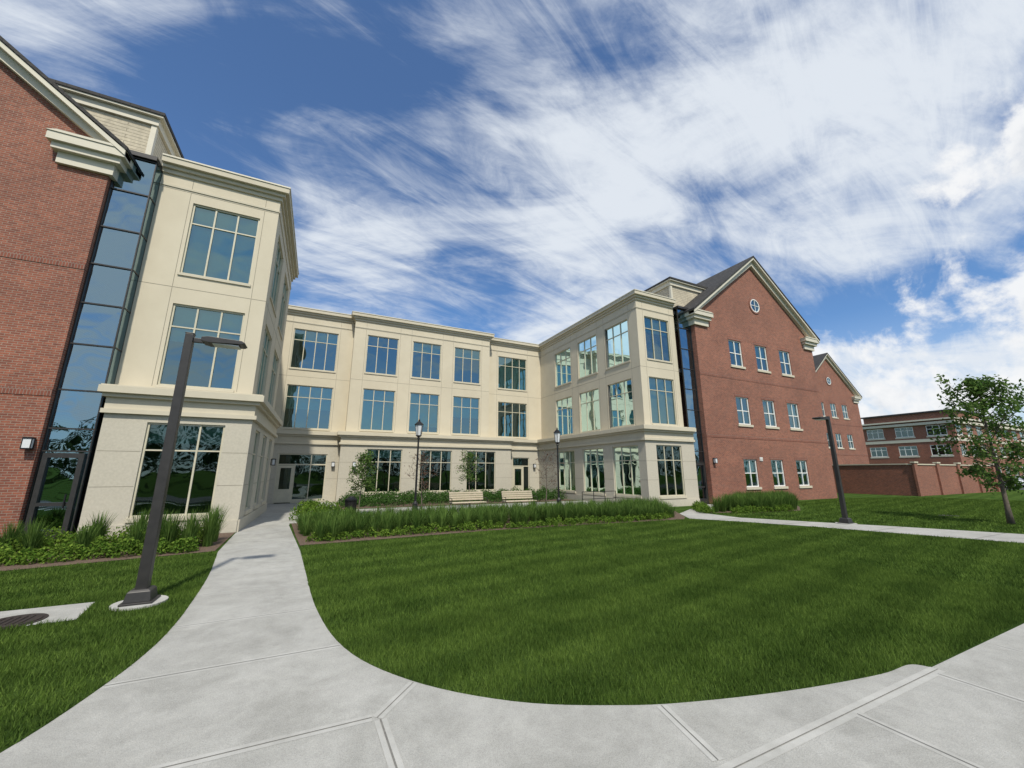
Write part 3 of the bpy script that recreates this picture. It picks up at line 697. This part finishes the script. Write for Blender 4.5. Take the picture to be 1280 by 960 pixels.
def bin_(x,y):
    E=empty('litter_bin',(x,y,0)); b=MB()
    for i in range(22):
        a=2*math.pi*i/22; c,s=math.cos(a),math.sin(a); b.tube([(c*.2,s*.2,.06),(c*.23,s*.23,.8)],[.014,.014],'black',4)
    b.tube([(0,0,.0),(0,0,.05)],[.21,.21],'black',20); b.tube([(0,0,.06),(0,0,.76)],[.17,.20],'bronze',20); b.obj('slatted_body',E)
    b=MB(); b.tube([(0,0,.8),(0,0,.85),(0,0,.93),(0,0,.96)],[.25,.25,.13,.12],'black',20); b.obj('lid',E)
bin_(1.42,19.0)
r=MB()
for x in (13.6,14.4,15.2,16.0): r.tube([(x,19.0,0),(x,19.0,.9)],[.022,.022],'black',6)
for z in (.9,.5): r.tube([(13.6,19,z),(16.0,19,z)],[.02,.02],'black',6)
r.obj('metal_railing')
def sconce(f,a,z):
    b=MB(); 
    f.box(b,a-.05,a+.05,z-.15,z+.18,-.03,-.002,'black'); f.box(b,a-.10,a+.10,z+.15,z+.19,-.23,-.031,'black')
    f.box(b,a-.085,a+.085,z-.12,z+.145,-.21,-.06,'lens'); 
    for s in (-1,1): f.box(b,a+s*.095-.009,a+s*.095+.009,z-.15,z+.15,-.22,-.20,'black'); f.box(b,a+s*.095-.009,a+s*.095+.009,z-.15,z+.15,-.08,-.06,'black')
    f.box(b,a-.10,a+.10,z-.16,z-.125,-.23,-.035,'black'); b.obj('wall_lantern')
sconce(V(16.6),-7.66,2.8); sconce(V(17.6),23.0,2.7); sconce(V(30.4),.9,2.5); sconce(V(29.6),2.2,2.5); sconce(V(30.4),16.8,2.5); sconce(Fac('u',-2.3,1),24.7,2.5)
def car(x,y,rz,mat):
    E=empty('parked_car',(x,y,0),rz); b=MB()
    pr=[(-2.2,.35),(-2.25,.7),(-2.1,.92),(-1.5,1.0),(-1.0,1.42),(.5,1.45),(1.15,1.0),(2.0,.88),(2.25,.65),(2.25,.35)]
    b.prism_y(pr,-.85,.85,mat); b.obj('body',E,bevel=.07); b=MB()
    for s in (-1,1):
        b.face([(-1.35,s*.856,.98),(-.93,s*.856,1.34),(.45,s*.856,1.37),(1.0,s*.856,.98)],'carglass')
    b.face([(1.12,-.72,1.03),(1.12,.72,1.03),(.56,.66,1.42),(.56,-.66,1.42)],'carglass'); b.obj('windows',E)
    b=MB()
    for wx in (-1.35,1.4):
        for s in (-1,1): b.tube([(wx,s*.68,.33),(wx,s*.88,.33)],[.33,.33],'rubber',18); b.tube([(wx,s*.88,.33),(wx,s*.89,.33)],[.2,.18],'lens',12)
    b.obj('wheels',E)
car(82,20.2,R(90),'carw'); car(84.8,20.4,R(90),'cars'); car(90,20,R(90),'carw')
d=MB(); d.tube([(26.7,8.4,0),(26.7,8.4,.02)],[.35,.35],'iron',24); d.obj('dark_lawn_disc')  # thin dark disc laid on the lawn near the young tree
# ------------------------------------------------------------------ light
sv=Vector((-.13,-.60,.80)).normalized(); el=math.asin(sv.z)
sun=D.lights.new('sun','SUN'); sun.energy=4.3; sun.angle=R(2.0); sun.color=(1,.94,.82)
so=D.objects.new('sun',sun); so.rotation_euler=sv.to_track_quat('Z','Y').to_euler(); COL.objects.link(so)
W=D.worlds.new('World'); SC.world=W; W.use_nodes=True; nt=W.node_tree; nt.nodes.clear()
out=N(nt,'ShaderNodeOutputWorld'); bg=N(nt,'ShaderNodeBackground'); bg.inputs['Strength'].default_value=.13
sky=N(nt,'ShaderNodeTexSky',sky_type='NISHITA'); sky.sun_disc=False; sky.sun_elevation=el; sky.sun_rotation=math.atan2(sv.x,sv.y); sky.air_density=1.0; sky.dust_density=.5; sky.ozone_density=2.0
tc=N(nt,'ShaderNodeTexCoord').outputs['Generated']; sp=N(nt,'ShaderNodeSeparateXYZ'); nt.links.new(tc,sp.inputs[0])
zc=math_(nt,'ADD',math_(nt,'MAXIMUM',sp.outputs[2],0),.25)
cb=N(nt,'ShaderNodeCombineXYZ'); nt.links.new(math_(nt,'DIVIDE',sp.outputs[0],zc),cb.inputs[0]); nt.links.new(math_(nt,'DIVIDE',sp.outputs[1],zc),cb.inputs[1])
def mapped(rot,sc,loc=(0,0,0)):
    a=N(nt,'ShaderNodeMapping'); a.inputs['Rotation'].default_value=(0,0,R(rot)); nt.links.new(cb.outputs[0],a.inputs['Vector'])
    b=N(nt,'ShaderNodeMapping'); b.inputs['Scale'].default_value=sc; b.inputs['Location'].default_value=loc; nt.links.new(a.outputs[0],b.inputs['Vector']); return b.outputs[0]
n1=noise(nt,mapped(20,(.75,1.5,1),(3.1,1.7,0)),1.7,10,.62,.7)
n2=noise(nt,mapped(35,(.8,1.3,1),(7.3,2.2,0)),1.1,4,.5,.3)
n3=noise(nt,mapped(-10,(.7,2.6,1),(1.3,5.2,0)),4.0,9,.68,.8)
f=math_(nt,'MULTIPLY_ADD',n2,.9,math_(nt,'MULTIPLY_ADD',n1,.80,math_(nt,'MULTIPLY',n3,.40)))
f=maprange(nt,f,.90,1.24,0.02,.95)
hz=maprange(nt,sp.outputs[2],.0,.34,.62,0)
f=math_(nt,'MAXIMUM',f,hz)
sk=mixc(nt,sky.outputs[0],(.62,.88,1.12),1,'MULTIPLY')
c1=mixc(nt,sk,(6.0,6.4,6.9),f)
def blobfield(dz):
    t2=N(nt,'ShaderNodeVectorMath',operation='ADD'); nt.links.new(tc,t2.inputs[0]); t2.inputs[1].default_value=(0,0,dz)
    nb=noise(nt,t2.outputs[0],8,10,.60,.2); nb0=math_(nt,'MULTIPLY',math_(nt,'SUBTRACT',nb,.5),.48)
    mx=None
    for c,r_ in (((.875,.13,.46),.055),((.90,.05,.42),.085),((.925,.29,.24),.08),((.95,.15,.25),.095),((.86,.47,.19),.06),((.97,.03,.27),.11),((.95,.28,.13),.09)):
        vm=N(nt,'ShaderNodeVectorMath',operation='DISTANCE'); nt.links.new(t2.outputs[0],vm.inputs[0]); vm.inputs[1].default_value=c
        q=math_(nt,'SUBTRACT',r_,vm.outputs['Value'])
        mx=q if mx is None else math_(nt,'MAXIMUM',mx,q)
    return math_(nt,'ADD',mx,nb0)
d0=blobfield(0); d1=blobfield(.035)
cf=maprange(nt,d0,-.02,.05); shade=maprange(nt,d1,-.01,.13)
shade=math_(nt,'MULTIPLY',shade,maprange(nt,noise(nt,tc,16,6,.6),.3,.7,.55,1))
cc=mixc(nt,(7.3,7.35,7.4),(4.5,4.85,5.4),shade)
c2=mixc(nt,c1,cc,math_(nt,'MULTIPLY',cf,.93))
nt.links.new(c2,bg.inputs['Color']); nt.links.new(bg.outputs[0],out.inputs[0])
# ------------------------------------------------------------------ camera
cam=D.cameras.new('camera'); cam.sensor_width=36; cam.lens=490/1280*36; cam.clip_end=4000; cam.clip_start=.05
co=D.objects.new('camera',cam); co.location=(0,0,2.0); co.rotation_euler=(R(90+12.65),0,R(-25.8)); COL.objects.link(co); SC.camera=co
SC.view_settings.view_transform='Standard'; SC.view_settings.look='None'; SC.view_settings.exposure=0
